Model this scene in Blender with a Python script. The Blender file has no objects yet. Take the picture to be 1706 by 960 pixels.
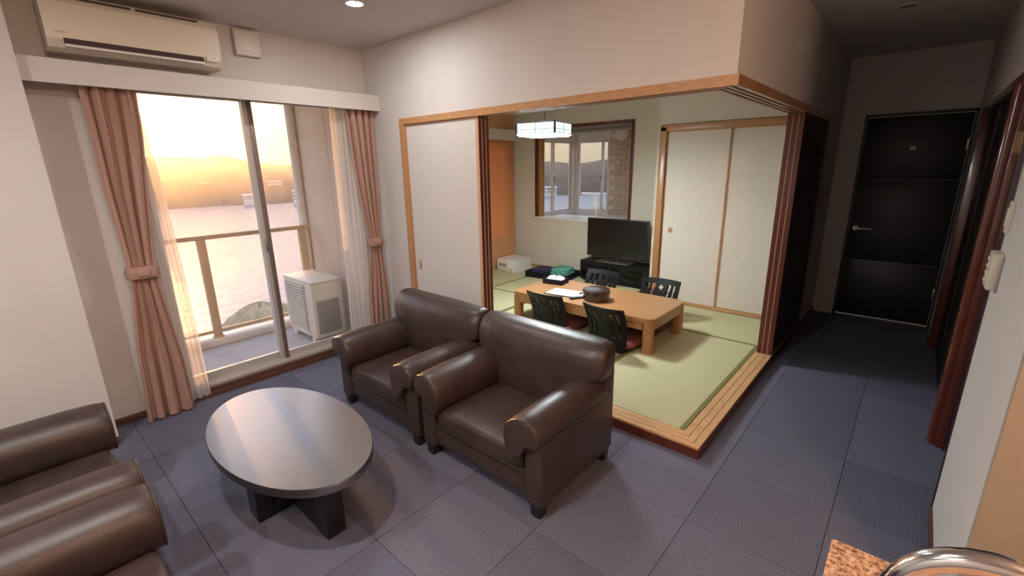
import bpy, bmesh, math, random
from mathutils import Vector, Matrix
random.seed(7)
PI = math.pi
S = bpy.context.scene
COL = S.collection

# ------------------------------------------------------------------ camera
CAM_POS = (0.692, -2.315, 1.599); YAW, PITCH, ROLL, FPX = 0.725, -0.262, -0.017, 756.6
cd = bpy.data.cameras.new('camera'); cam = bpy.data.objects.new('camera', cd); COL.objects.link(cam)
fw = Vector((-math.sin(YAW) * math.cos(PITCH), math.cos(YAW) * math.cos(PITCH), math.sin(PITCH)))
r0 = Vector((math.cos(YAW), math.sin(YAW), 0)); u0 = r0.cross(fw)
rr = r0 * math.cos(ROLL) + u0 * math.sin(ROLL); uu = -r0 * math.sin(ROLL) + u0 * math.cos(ROLL)
m = Matrix((rr, uu, -fw)).transposed().to_4x4(); m.translation = CAM_POS
cam.matrix_world = m
cd.sensor_width = 36; cd.lens = FPX / 1706 * 36; cd.clip_start = 0.05; cd.clip_end = 5000
S.camera = cam

# ------------------------------------------------------------------ view, sky, sun
S.view_settings.view_transform = 'Standard'; S.view_settings.look = 'None'
S.view_settings.gamma = 1; S.view_settings.use_curve_mapping = False
S.view_settings.exposure = 0.4
SUN_AZ, SUN_EL = math.radians(-81), math.radians(5.0)
SUN = Vector((math.sin(SUN_AZ) * math.cos(SUN_EL), math.cos(SUN_AZ) * math.cos(SUN_EL), math.sin(SUN_EL)))
w = bpy.data.worlds.new('world'); S.world = w; w.use_nodes = True
nt = w.node_tree; nt.nodes.clear()
def N(t, **kw):
    n = nt.nodes.new(t)
    for k, v in kw.items(): setattr(n, k, v)
    return n
tc = N('ShaderNodeTexCoord'); sep = N('ShaderNodeSeparateXYZ'); nt.links.new(tc.outputs['Generated'], sep.inputs[0])
ramp = N('ShaderNodeValToRGB'); cr = ramp.color_ramp
cr.elements[0].position = 0.0; cr.elements[0].color = (0.22, 0.19, 0.085, 1)
cr.elements[1].position = 1.0; cr.elements[1].color = (0.35, 0.45, 0.65, 1)
e = cr.elements.new(0.12); e.color = (0.32, 0.28, 0.15, 1)
e = cr.elements.new(0.36); e.color = (0.78, 0.90, 1.15, 1)
nt.links.new(sep.outputs['Z'], ramp.inputs[0])
dot = N('ShaderNodeVectorMath', operation='DOT_PRODUCT'); dot.inputs[1].default_value = SUN
nt.links.new(tc.outputs['Generated'], dot.inputs[0])
mx = N('ShaderNodeMath', operation='MAXIMUM'); mx.inputs[1].default_value = 0; nt.links.new(dot.outputs['Value'], mx.inputs[0])
pw = N('ShaderNodeMath', operation='POWER'); pw.inputs[1].default_value = 60; nt.links.new(mx.outputs[0], pw.inputs[0])
glow = N('ShaderNodeMix', data_type='RGBA'); glow.inputs['A'].default_value = (0, 0, 0, 1); glow.inputs['B'].default_value = (1.8, 1.1, 0.42, 1)
nt.links.new(pw.outputs[0], glow.inputs['Factor'])
add = N('ShaderNodeMix', data_type='RGBA', blend_type='ADD'); add.inputs['Factor'].default_value = 1
nt.links.new(ramp.outputs[0], add.inputs['A']); nt.links.new(glow.outputs['Result'], add.inputs['B'])
bg = N('ShaderNodeBackground'); bg.inputs['Strength'].default_value = 2.0
nt.links.new(add.outputs['Result'], bg.inputs['Color'])
wo = N('ShaderNodeOutputWorld'); nt.links.new(bg.outputs[0], wo.inputs[0])
sl = bpy.data.lights.new('sun', 'SUN'); sl.energy = 6.5; sl.color = (1.0, 0.42, 0.12); sl.angle = math.radians(0.6)
so = bpy.data.objects.new('sun', sl); COL.objects.link(so)
so.rotation_euler = SUN.to_track_quat('Z', 'Y').to_euler()
DOWNLIGHT_W = 15.0; KITCHEN_FILL = 170.0; PENDANT_BOTTOM = 110.0

# ------------------------------------------------------------------ helpers
def tag(o, label=None, cat=None, group=None, kind=None):
    if label: o['label'] = label
    if cat: o['category'] = cat
    if group: o['group'] = group
    if kind: o['kind'] = kind
    return o
def thing(name, label, cat, loc=(0, 0, 0), rz=0, group=None):
    o = bpy.data.objects.new(name, None); o.empty_display_size = .1; COL.objects.link(o)
    o.location = loc; o.rotation_euler = (0, 0, rz)
    return tag(o, label, cat, group)
class B:
    def __init__(s): s.bm = bmesh.new()
    def box(s, x0, x1, y0, y1, z0, z1, bev=0, seg=2):
        g = bmesh.ops.create_cube(s.bm, size=1)
        for v in g['verts']:
            v.co = Vector(((x0 + x1) / 2 + v.co.x * (x1 - x0), (y0 + y1) / 2 + v.co.y * (y1 - y0), (z0 + z1) / 2 + v.co.z * (z1 - z0)))
        if bev:
            ed = list({e for v in g['verts'] for e in v.link_edges})
            bmesh.ops.bevel(s.bm, geom=ed, offset=bev, segments=seg, affect='EDGES', profile=.5)
        return s
    def loft(s, rings, cap=True, closed=True):
        R = [[s.bm.verts.new(p) for p in r] for r in rings]
        n = len(R[0])
        for a, b in zip(R, R[1:]):
            for i in range(n if closed else n - 1):
                j = (i + 1) % n
                try: s.bm.faces.new((a[i], a[j], b[j], b[i]))
                except ValueError: pass
        if cap and closed:
            s.bm.faces.new(list(reversed(R[0]))); s.bm.faces.new(R[-1])
        return s
    def tube(s, pts, r, n=12, rad=None):
        pts = [Vector(p) for p in pts]; rings = []
        up = None
        for i, p in enumerate(pts):
            d = (pts[min(i + 1, len(pts) - 1)] - pts[max(i - 1, 0)]).normalized()
            if up is None:
                up = Vector((0, 0, 1)) if abs(d.z) < .9 else Vector((1, 0, 0))
            a = (up - d * up.dot(d)).normalized(); b = d.cross(a); up = a
            q = rad[i] if rad else r
            rings.append([p + a * q * math.cos(2 * PI * k / n) + b * q * math.sin(2 * PI * k / n) for k in range(n)])
        return s.loft(rings)
    def lathe(s, prof, c=(0, 0, 0), n=48):
        rings = [[(c[0] + r * math.cos(2 * PI * k / n), c[1] + r * math.sin(2 * PI * k / n), c[2] + z) for k in range(n)] for r, z in prof]
        return s.loft(rings)
    def prism(s, poly, axis, a, b):
        # poly in the two other axes (cyclic order), extruded along axis from a to b
        def P(q, t): return {'x': (t, q[0], q[1]), 'y': (q[0], t, q[1]), 'z': (q[0], q[1], t)}[axis]
        return s.loft([[P(q, a) for q in poly], [P(q, b) for q in poly]])
    def build(s, name, mat, parent=None, smooth=False, angle=40):
        bmesh.ops.recalc_face_normals(s.bm, faces=s.bm.faces)
        me = bpy.data.meshes.new(name); s.bm.to_mesh(me); s.bm.free()
        me.materials.append(mat)
        if smooth:
            for p in me.polygons: p.use_smooth = True
            try: me.set_sharp_from_angle(angle=math.radians(angle))
            except Exception: pass
        o = bpy.data.objects.new(name, me); COL.objects.link(o)
        if parent: o.parent = parent
        return o
def box(name, mat, parent, *a, bev=0, seg=2, smooth=None):
    return B().box(*a, bev=bev, seg=seg).build(name, mat, parent, smooth=bool(bev) if smooth is None else smooth)
def struct(name, o, label, cat='wall'):
    o.name = name
    return tag(o, label, cat, kind='structure')
def copy_tree(o, parent=None):
    c = o.copy(); COL.objects.link(c)
    if parent: c.parent = parent
    for ch in list(o.children): copy_tree(ch, c)
    return c
def sq_ring(hx, hy, n=32, p=4.0):
    out = []
    for k in range(n):
        t = 2 * PI * (k + .5) / n; c, s_ = math.cos(t), math.sin(t)
        out.append((hx * math.copysign(abs(c) ** (2 / p), c), hy * math.copysign(abs(s_) ** (2 / p), s_)))
    return out
def rrect(x0, x1, y0, y1, r, n=6):
    out = []
    for cx, cy, a0 in ((x1 - r, y1 - r, 0), (x0 + r, y1 - r, 90), (x0 + r, y0 + r, 180), (x1 - r, y0 + r, 270)):
        for k in range(n + 1):
            a = math.radians(a0 + 90 * k / n); out.append((cx + r * math.cos(a), cy + r * math.sin(a)))
    return out
def lerp(a, b, t): return a + (b - a) * t
def table_fn(pts):
    def f(t):
        for (a, va), (b, vb) in zip(pts, pts[1:]):
            if t <= b: return lerp(va, vb, max(0, min(1, (t - a) / (b - a))))
        return pts[-1][1]
    return f

# ------------------------------------------------------------------ materials
def mat(name, col, rough=.6, metal=0, spec=.5, var=0, vscale=8, bump=0, bscale=200, stretch=None, emit=None, estr=0, rnd=0, coat=0, sheen=0):
    m = bpy.data.materials.new(name); m.use_nodes = True; t = m.node_tree; p = t.nodes['Principled BSDF']
    c = (*col, 1); p.inputs['Base Color'].default_value = c
    p.inputs['Roughness'].default_value = rough; p.inputs['Metallic'].default_value = metal
    p.inputs['Specular IOR Level'].default_value = spec
    if coat: p.inputs['Coat Weight'].default_value = coat; p.inputs['Coat Roughness'].default_value = .12
    if sheen: p.inputs['Sheen Weight'].default_value = sheen
    tcn = t.nodes.new('ShaderNodeTexCoord'); mp = t.nodes.new('ShaderNodeMapping'); t.links.new(tcn.outputs['Object'], mp.inputs[0])
    if stretch: mp.inputs['Scale'].default_value = stretch
    last = None
    if var:
        n = t.nodes.new('ShaderNodeTexNoise'); n.inputs['Scale'].default_value = vscale; n.inputs['Detail'].default_value = 5
        t.links.new(mp.outputs[0], n.inputs['Vector'])
        r = t.nodes.new('ShaderNodeValToRGB')
        r.color_ramp.elements[0].position = .3; r.color_ramp.elements[1].position = .7
        r.color_ramp.elements[0].color = (*[max(0, x * (1 - var)) for x in col], 1)
        r.color_ramp.elements[1].color = (*[min(1, x * (1 + var)) for x in col], 1)
        t.links.new(n.outputs['Fac'], r.inputs[0]); last = r.outputs[0]
    if rnd:
        oi = t.nodes.new('ShaderNodeObjectInfo'); mr = t.nodes.new('ShaderNodeMapRange')
        mr.inputs['To Min'].default_value = 1 - rnd; mr.inputs['To Max'].default_value = 1 + rnd
        t.links.new(oi.outputs['Random'], mr.inputs['Value'])
        hs = t.nodes.new('ShaderNodeHueSaturation'); t.links.new(mr.outputs[0], hs.inputs['Value'])
        if last: t.links.new(last, hs.inputs['Color'])
        else: hs.inputs['Color'].default_value = c
        last = hs.outputs[0]
    if last: t.links.new(last, p.inputs['Base Color'])
    if bump:
        n2 = t.nodes.new('ShaderNodeTexNoise'); n2.inputs['Scale'].default_value = bscale; n2.inputs['Detail'].default_value = 3
        t.links.new(mp.outputs[0], n2.inputs['Vector'])
        b = t.nodes.new('ShaderNodeBump'); b.inputs['Strength'].default_value = bump; b.inputs['Distance'].default_value = .002
        t.links.new(n2.outputs['Fac'], b.inputs['Height']); t.links.new(b.outputs[0], p.inputs['Normal'])
    if emit:
        p.inputs['Emission Color'].default_value = (*emit, 1); p.inputs['Emission Strength'].default_value = estr
    return m
def nodes_of(m): return m.node_tree, m.node_tree.nodes['Principled BSDF']
M = {}
M['wall'] = mat('white_wallpaper', (.60, .57, .545), .85, var=.03, vscale=3, bump=.25, bscale=350)
M['ceil'] = mat('ceiling_paper', (.60, .56, .54), .9, bump=.2, bscale=300)
M['beige'] = mat('tan_wallpaper', (.36, .29, .21), .85, bump=.2, bscale=350)
M['ochre'] = mat('ochre_wall', (.62, .31, .15), .85, var=.05, vscale=6, bump=.2, bscale=300)
M['jwall'] = mat('cream_wallpaper', (.58, .53, .43), .85, bump=.25, bscale=350)
M['fusuma'] = mat('fusuma_paper', (.62, .56, .48), .85, var=.03, vscale=20, bump=.15, bscale=300)
M['fusumaw'] = mat('fusuma_paper_white', (.62, .59, .56), .85, var=.03, vscale=20, bump=.15, bscale=300)
M['leather'] = mat('brown_leather', (.050, .031, .027), .37, var=.25, vscale=7, bump=.35, bscale=260)
M['black_wood'] = mat('dark_stained_wood', (.014, .011, .012), .32, var=.3, vscale=6, stretch=(1, 14, 14))
M['table_top'] = mat('dark_table_top', (.030, .027, .032), .30, var=.15, vscale=8, stretch=(10, 1, 1))
M['table_top'].node_tree.nodes['Principled BSDF'].inputs['IOR'].default_value = 3.2
M['oak'] = mat('light_wood', (.47, .25, .11), .45, var=.18, vscale=5, stretch=(4, 4, 30))
M['oakx'] = mat('light_wood_sill', (.55, .32, .15), .4, var=.22, vscale=5, stretch=(3, 40, 30))
M['oaky'] = mat('light_wood_sill_side', (.55, .32, .15), .4, var=.22, vscale=5, stretch=(40, 3, 30))
M['honey'] = mat('honey_table_wood', (.37, .18, .074), .28, var=.15, vscale=5, stretch=(3, 30, 30))
M['redwood'] = mat('reddish_brown_wood', (.10, .022, .014), .35, var=.2, vscale=6, stretch=(12, 12, 1))
M['redline'] = mat('pale_edge_strip', (.60, .36, .22), .5)
M['purple_wood'] = mat('dark_plum_veneer', (.040, .014, .017), .4, var=.25, vscale=6, stretch=(10, 10, 1))
M['gloss_red'] = mat('glossy_red_brown_jamb', (.12, .022, .010), .22, var=.15, vscale=6, stretch=(12, 12, 1), coat=.6)
M['door'] = mat('near_black_door', (.012, .008, .009), .45, var=.4, vscale=5, stretch=(2, 2, 20))
M['base'] = mat('brown_baseboard', (.10, .045, .030), .5)
M['chrome'] = mat('chrome', (.75, .75, .76), .12, metal=1)
M['steel'] = mat('brushed_steel', (.45, .43, .42), .35, metal=1)
M['inlay'] = mat('bronze_inlay', (.16, .11, .10), .5, metal=.6)
M['gold'] = mat('brass', (.60, .42, .20), .35, metal=1)
M['drape'] = mat('pink_drape', (.50, .255, .20), .9, bump=.4, bscale=150, stretch=(1, 1, 4), sheen=.2)
M['whitep'] = mat('white_plastic', (.68, .64, .60), .4)
M['cream'] = mat('cream_plastic', (.66, .60, .50), .4)
M['greyp'] = mat('grey_plastic', (.30, .28, .27), .5)
M['darkslot'] = mat('dark_slot', (.05, .025, .025), .7)
M['alu'] = mat('grey_aluminium', (.56, .53, .50), .35, metal=.3)
M['alud'] = mat('shade_toned_aluminium', (.20, .155, .14), .4, metal=.3)  # darker copy of the aluminium, shade put into its colour
M['railing'] = mat('beige_railing', (.52, .40, .28), .5)
M['balc'] = mat('balcony_floor', (.42, .39, .40), .8, var=.05, vscale=10)
M['balcw'] = mat('balcony_white', (.66, .65, .66), .7)
M['extw'] = mat('exterior_beige_wall', (.62, .50, .43), .8, bump=.4, bscale=60)
M['tile'] = mat('stone_tile', (.50, .42, .35), .7, var=.10, vscale=12, rnd=.05, bump=.5, bscale=80)
M['bath'] = mat('bath_white', (.66, .64, .62), .5)
M['blackp'] = mat('black_plastic', (.012, .012, .013), .3)
M['screen'] = mat('tv_screen', (.006, .005, .006), .12)
M['blackl'] = mat('black_lacquer', (.010, .009, .010), .45, spec=.15)
M['lacq'] = mat('dark_brown_lacquer', (.03, .015, .012), .25, coat=.5)
M['redcush'] = mat('red_brown_cushion', (.17, .045, .035), .7, var=.15, vscale=10, bump=.3, bscale=150)
M['green_cloth'] = mat('green_cloth', (.10, .34, .26), .9, bump=.4, bscale=120)
M['navy'] = mat('navy_cloth', (.030, .025, .075), .9, bump=.4, bscale=120)
M['paper'] = mat('white_paper', (.60, .61, .62), .6)
M['ink'] = mat('red_brown_print', (.30, .10, .09), .6)
M['inkg'] = mat('grey_print', (.30, .32, .34), .6)
M['granite'] = None
M['hill'] = mat('wooded_hill', (.10, .08, .07), 1.0, spec=0, var=.35, vscale=.02)
M['rock'] = mat('tan_rock', (.42, .29, .17), .9, var=.2, vscale=.3)
M['bld'] = mat('far_building', (.62, .58, .56), .8, rnd=.12)
M['bldwin'] = mat('far_building_window', (.12, .12, .14), .3)
# carpet tile : fine ribs along local y
def carpet():
    m = mat('carpet', (.122, .122, .165), .95, rnd=.10, spec=.15); t, p = nodes_of(m)
    tcn = t.nodes.new('ShaderNodeTexCoord')
    wv = t.nodes.new('ShaderNodeTexWave'); wv.inputs['Scale'].default_value = 38; wv.inputs['Distortion'].default_value = 1.2; wv.inputs['Detail'].default_value = 2; wv.inputs['Detail Scale'].default_value = 3
    t.links.new(tcn.outputs['Object'], wv.inputs['Vector'])
    nz = t.nodes.new('ShaderNodeTexNoise'); nz.inputs['Scale'].default_value = 160; nz.inputs['Detail'].default_value = 4
    t.links.new(tcn.outputs['Object'], nz.inputs['Vector'])
    mm = t.nodes.new('ShaderNodeMath'); mm.operation = 'MULTIPLY_ADD'; mm.inputs[1].default_value = .35
    t.links.new(wv.outputs['Fac'], mm.inputs[0]); t.links.new(nz.outputs['Fac'], mm.inputs[2])
    mr = t.nodes.new('ShaderNodeMapRange'); mr.inputs['From Min'].default_value = .3; mr.inputs['From Max'].default_value = 1.05; mr.inputs['To Min'].default_value = .45; mr.inputs['To Max'].default_value = 1.60
    t.links.new(mm.outputs[0], mr.inputs['Value'])
    src = p.inputs['Base Color'].links[0].from_socket
    mix = t.nodes.new('ShaderNodeVectorMath'); mix.operation = 'SCALE'
    t.links.new(src, mix.inputs[0]); t.links.new(mr.outputs[0], mix.inputs['Scale']); t.links.new(mix.outputs[0], p.inputs['Base Color'])
    b = t.nodes.new('ShaderNodeBump'); b.inputs['Strength'].default_value = .6; b.inputs['Distance'].default_value = .003
    t.links.new(mm.outputs[0], b.inputs['Height']); t.links.new(b.outputs[0], p.inputs['Normal'])
    return m
M['carpet'] = carpet()
def tatami():
    m = mat('tatami', (.46, .43, .25), .75, rnd=.06); t, p = nodes_of(m)
    tcn = t.nodes.new('ShaderNodeTexCoord'); wv = t.nodes.new('ShaderNodeTexWave'); wv.bands_direction = 'Y'; wv.inputs['Scale'].default_value = 45; wv.inputs['Distortion'].default_value = .3
    t.links.new(tcn.outputs['Object'], wv.inputs['Vector'])
    b = t.nodes.new('ShaderNodeBump'); b.inputs['Strength'].default_value = .3; b.inputs['Distance'].default_value = .002
    t.links.new(wv.outputs['Fac'], b.inputs['Height']); t.links.new(b.outputs[0], p.inputs['Normal'])
    return m
M['tatami'] = tatami()
M['tborder'] = mat('olive_border_cloth', (.17, .16, .055), .8)
def granite():
    m = mat('brown_granite', (.3, .2, .14), .25); t, p = nodes_of(m)
    tcn = t.nodes.new('ShaderNodeTexCoord'); v = t.nodes.new('ShaderNodeTexNoise'); v.inputs['Scale'].default_value = 130; v.inputs['Detail'].default_value = 6; v.inputs['Roughness'].default_value = .7
    t.links.new(tcn.outputs['Object'], v.inputs['Vector']); r = t.nodes.new('ShaderNodeValToRGB')
    r.color_ramp.elements[0].position = .36; r.color_ramp.elements[0].color = (.05, .03, .025, 1)
    r.color_ramp.elements[1].position = .62; r.color_ramp.elements[1].color = (.60, .42, .30, 1)
    x = r.color_ramp.elements.new(.48); x.color = (.33, .20, .13, 1)
    t.links.new(v.outputs['Fac'], r.inputs[0]); t.links.new(r.outputs[0], p.inputs['Base Color'])
    return m
M['granite'] = granite()
def glass():
    m = bpy.data.materials.new('window_glass'); m.use_nodes = True; t = m.node_tree; t.nodes.clear()
    tr = t.nodes.new('ShaderNodeBsdfTransparent'); tr.inputs[0].default_value = (.96, .97, .96, 1)
    gl = t.nodes.new('ShaderNodeBsdfGlossy'); gl.inputs['Roughness'].default_value = .02
    lw = t.nodes.new('ShaderNodeLayerWeight'); lw.inputs[0].default_value = .5
    pw_ = t.nodes.new('ShaderNodeMath'); pw_.operation = 'POWER'; pw_.inputs[1].default_value = 5; t.links.new(lw.outputs['Facing'], pw_.inputs[0])
    fr = t.nodes.new('ShaderNodeMath'); fr.operation = 'MULTIPLY_ADD'; fr.inputs[1].default_value = .5; fr.inputs[2].default_value = .03; t.links.new(pw_.outputs[0], fr.inputs[0])
    mi = t.nodes.new('ShaderNodeMixShader'); o = t.nodes.new('ShaderNodeOutputMaterial')
    t.links.new(fr.outputs[0], mi.inputs[0]); t.links.new(tr.outputs[0], mi.inputs[1]); t.links.new(gl.outputs[0], mi.inputs[2]); t.links.new(mi.outputs[0], o.inputs[0])
    return m
M['glass'] = glass()
def cloth(name, col, transp, translu):
    m = bpy.data.materials.new(name); m.use_nodes = True; t = m.node_tree; t.nodes.clear()
    tr = t.nodes.new('ShaderNodeBsdfTransparent'); tl = t.nodes.new('ShaderNodeBsdfTranslucent'); df = t.nodes.new('ShaderNodeBsdfDiffuse')
    tl.inputs[0].default_value = (*col, 1); df.inputs[0].default_value = (*col, 1)
    a = t.nodes.new('ShaderNodeMixShader'); a.inputs[0].default_value = translu
    b = t.nodes.new('ShaderNodeMixShader'); b.inputs[0].default_value = transp; o = t.nodes.new('ShaderNodeOutputMaterial')
    t.links.new(df.outputs[0], a.inputs[1]); t.links.new(tl.outputs[0], a.inputs[2]); t.links.new(a.outputs[0], b.inputs[1]); t.links.new(tr.outputs[0], b.inputs[2]); t.links.new(b.outputs[0], o.inputs[0])
    return m
M['sheer'] = cloth('sheer_fabric', (.80, .76, .72), .28, .5)
M['blind'] = cloth('ochre_blind_cloth', (.68, .34, .16), 0, .30)
M['drape'] = cloth('pink_drape_cloth', (.50, .315, .255), 0, .20)
def lampmat(name, col, s): return mat(name, (.8, .8, .8), .6, emit=col, estr=s)
M['warm_fill_globe'] = lampmat('warm_fill_globe', (1.0, .60, .36), KITCHEN_FILL)
M['led'] = lampmat('led_disc', (.85, 1.0, 1.0), 12)
M['shade'] = lampmat('pendant_paper', (.70, .95, .98), 0.9)
M['shadet'] = lampmat('pendant_top_diffuser', (.90, .97, 1.0), 14)
M['shadeb'] = lampmat('pendant_diffuser', (.86, .97, 1.0), PENDANT_BOTTOM)
def sea():
    m = mat('sea_water', (.13, .15, .20), .25, spec=.35); t, p = nodes_of(m)
    tcn = t.nodes.new('ShaderNodeTexCoord'); mp = t.nodes.new('ShaderNodeMapping'); mp.inputs['Scale'].default_value = (.35, .16, 1); mp.inputs['Rotation'].default_value = (0, 0, .5)
    t.links.new(tcn.outputs['Object'], mp.inputs[0])
    n = t.nodes.new('ShaderNodeTexNoise'); n.inputs['Scale'].default_value = 1.0; n.inputs['Detail'].default_value = 6; t.links.new(mp.outputs[0], n.inputs['Vector'])
    b = t.nodes.new('ShaderNodeBump'); b.inputs['Strength'].default_value = .5; b.inputs['Distance'].default_value = .5
    t.links.new(n.outputs['Fac'], b.inputs['Height']); t.links.new(b.outputs[0], p.inputs['Normal'])
    return m
M['sea'] = sea()

# ================================================================== SETTING
W, T, HR, HC, YE, XR = 3.0, 0.07, 1.975, 2.55, 3.48, 0.97
# floor slab with carpet tiles
fl = struct('floor', box('floor', M['carpet'], None, -3.2, 2.7, -4.3, 3.7, -.06, -.012), 'blue-grey carpet tile floor of the living room and hall', 'floor')
cm = None
ix0, iy0 = .12, .02
for i in range(-7, 6):
    for j in range(-9, 8):
        x0, y0 = ix0 + .5 * i, iy0 + .5 * j
        cxx, cyy = x0 + .25, y0 + .25
        if x0 + .5 < -3.0 or x0 > 1.65 or y0 + .5 < -4.2 or y0 > 3.5: continue
        if x0 + .5 <= -.0 and y0 >= .0: continue
        if x0 > .97 and y0 > -.6 and not (y0 < 1.2): continue
        if x0 < -3.1 and cyy > -4: pass
        if cm is None:
            t0 = B().box(-.2493, .2493, -.2493, .2493, -.012, 0, bev=.0015, seg=1).build('carpet_tile', M['carpet'], fl); cm = t0.data; o = t0
        else:
            o = bpy.data.objects.new('carpet_tile', cm); COL.objects.link(o); o.parent = fl
        o.location = (cxx, cyy, 0); o.rotation_euler = (0, 0, PI / 2 * random.choice((0, 1, 0, 1, 2, 3)))

# ceiling
struct('ceiling', box('ceiling', M['ceil'], None, -3.3, 2.8, -4.4, 3.7, HC, HC + .1), 'plain off-white ceiling over living room and hall', 'ceiling')
# left wall with the balcony window opening
WY0, WY1, WZ0, WZ1 = -1.66, -0.06, 0.06, 2.15
b = B().box(-3.2, -W, -4.3, WY0, 0, HC).box(-3.2, -W, WY1, 0, 0, HC).box(-3.2, -W, WY0, WY1, WZ1, HC).box(-3.2, -W, WY0, WY1, -.1, WZ0 - .02)
struct('wall_left', b.build('wall_left', M['wall']), 'window wall with the air conditioner and curtain box')
struct('wall_left_pier', box('p', M['wall'], None, -W, -2.74, -4.3, -2.08, 0, HC), 'plain wall pier jutting out beside the window wall')
b = B().box(-3.2, -2.51, 0, .12, 0, HC).box(-2.51, 0, 0, .12, HR, HC).box(-.12, 0, .12, 2.65, HR, HC).box(-.12, 0, 2.65, YE, 0, HC)
struct('wall_front', b.build('wall_front', M['wall']), 'white wall hanging above the tatami room opening and along the hall')
b = B().box(-.12, .19, YE, YE + .12, 0, HC).box(.19, .975, YE, YE + .12, 2.02, HC).box(.975, 1.7, YE, YE + .12, 0, HC)
struct('wall_hall_end', b.build('w', M['wall']), 'end wall of the dark hallway around the black door')
b = B().box(XR, 1.7, -.56, .30, 0, HC).box(XR, 1.09, .30, 2.92, 1.955, HC).box(XR, 1.09, 2.92, YE, 0, HC).box(1.7, 1.8, .2, 3.6, 0, HC)
struct('wall_right', b.build('w', M['wall']), 'white hall wall with light switches beside the doorway')
struct('wall_kitchen', box('w', M['beige'], None, XR + .002, 2.7, -.585, -.561, 0, HC), 'tan kitchen wall facing the counter')
b = B().box(2.6, 2.7, -4.3, -.56, 0, HC)
struct('wall_kitchen_right', b.build('w', M['wall']), 'far wall of the kitchen, outside the picture')
struct('wall_back', box('w', M['wall'], None, -3.2, 2.7, -4.3, -4.2, 0, HC), 'back wall of the living room behind the viewer')
# baseboards
struct('baseboard_left', box('b', M['base'], None, -W, -W + .01, -2.08, WY0, 0, .05, bev=.003), 'brown baseboard under the window wall', 'baseboard')
struct('baseboard_front', box('b', M['base'], None, -W + .01, -2.55, -.01, 0, 0, .05, bev=.003), 'brown baseboard along the front wall behind the armchair', 'baseboard')
struct('baseboard_pier', box('b', M['base'], None, -2.74, -2.73, -4.2, -2.08, 0, .05, bev=.003), 'brown baseboard along the pier', 'baseboard')
struct('baseboard_right', box('b', M['base'], None, XR - .01, XR, -.57, .275, 0, .045, bev=.003), 'brown baseboard under the white hall wall', 'baseboard')
struct('baseboard_hall', box('b', M['base'], None, 0, .01, 2.66, YE, 0, .045, bev=.003), 'dark baseboard on the left hall wall', 'baseboard')

# hall door
d1 = thing('door_1', 'near-black hall door with two thin lines and lever handle', 'door', (.575, YE, 0)); d1['kind'] = 'structure'
for k, (z0, z1) in enumerate(((.03, .612), (.618, 1.407), (1.413, 1.99))):
    box('door_panel', M['door'], d1, -.365, .375, -.012, .03, z0, z1, bev=.002)
for z in (.615, 1.41): tag(box('inlay_strip', M['inlay'], d1, -.365, .375, -.010, .02, z - .003, z + .003), 'thin metal inlay line')
B().box(-.388, -.367, -.02, .04, 0, 2.02).box(.377, .398, -.02, .04, 0, 2.02).box(-.388, .398, -.02, .04, 1.993, 2.02).build('door_frame', M['door'], d1)
tag(box('threshold', M['base'], d1, -.37, .38, -.03, .03, .0, .022, bev=.004), 'dull threshold strip')
h = B(); h.tube([(-.315, -.012, .935), (-.315, -.055, .935)], .010); h.tube([(-.315, -.052, .935), (-.25, -.055, .936), (-.185, -.052, .935)], .009)
h.lathe([(.0, 0), (.024, 0), (.024, .008), (0, .008)], n=24)
for v in h.bm.verts:
    if abs(v.co.z) < .02 and abs(v.co.x) < .05: v.co = Vector((v.co.x - .315, -.012 - v.co.z, .935 + v.co.y))
h.build('door_handle', M['steel'], d1, smooth=True)
tag(box('plaque', M['cream'], d1, -.015, .03, -.016, -.012, 1.68, 1.72, bev=.001), 'small cream plaque')
for z in (.35, 1.72): box('hinge', M['steel'], d1, .362, .378, -.026, -.012, z - .05, z + .05, bev=.003)
tag(B().tube([(.93, 3.0, 0), (.93, 3.0, .02)], .018, n=20).tube([(.93, 3.0, .02), (.93, 3.0, .055)], .010, n=16).build('door_stop', M['steel'], None, smooth=True), 'small metal door stop on the carpet near the hall door', 'door stop')

# right side doorway: jamb, casing, and dark sliding door further along
tr = thing('trim_1', 'glossy red-brown door jamb and casing in the right hall wall', 'door frame', (XR, 1.0, 0)); tr['kind'] = 'structure'
box('jamb', M['gloss_red'], tr, -.018, .09, 0, .07, 0, 1.955, bev=.020, seg=6)
box('jamb_step', M['gloss_red'], tr, .022, .12, -.012, .01, 0, 1.955, bev=.004, seg=3)
box('jamb_stop', M['purple_wood'], tr, .05, .14, -.03, .0, 0, 1.955, bev=.004)
box('lintel', M['gloss_red'], tr, -.012, .12, -.72, 1.93, 1.935, 1.975, bev=.004)
box('near_casing', M['purple_wood'], tr, -.006, .12, -.712, -.700, 0, 1.955, bev=.002)
box('far_casing', M['gloss_red'], tr, -.012, .12, 1.87, 1.93, 0, 1.955, bev=.004)
box('strike_plate', M['gold'], tr, .03, .055, -.0135, -.011, 1.62, 1.72)
d2 = thing('door_2', 'black door set back in the right hall wall beyond the glossy jamb', 'door', (XR, 2.0, 0)); d2['kind'] = 'structure'
box('door_panel', M['door'], d2, .04, .075, -.93, .87, .01, 1.935, bev=.002)
for yy in (-.33, .27): box('door_line', M['purple_wood'], d2, .034, .042, yy - .006, yy + .006, .01, 1.93)
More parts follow.
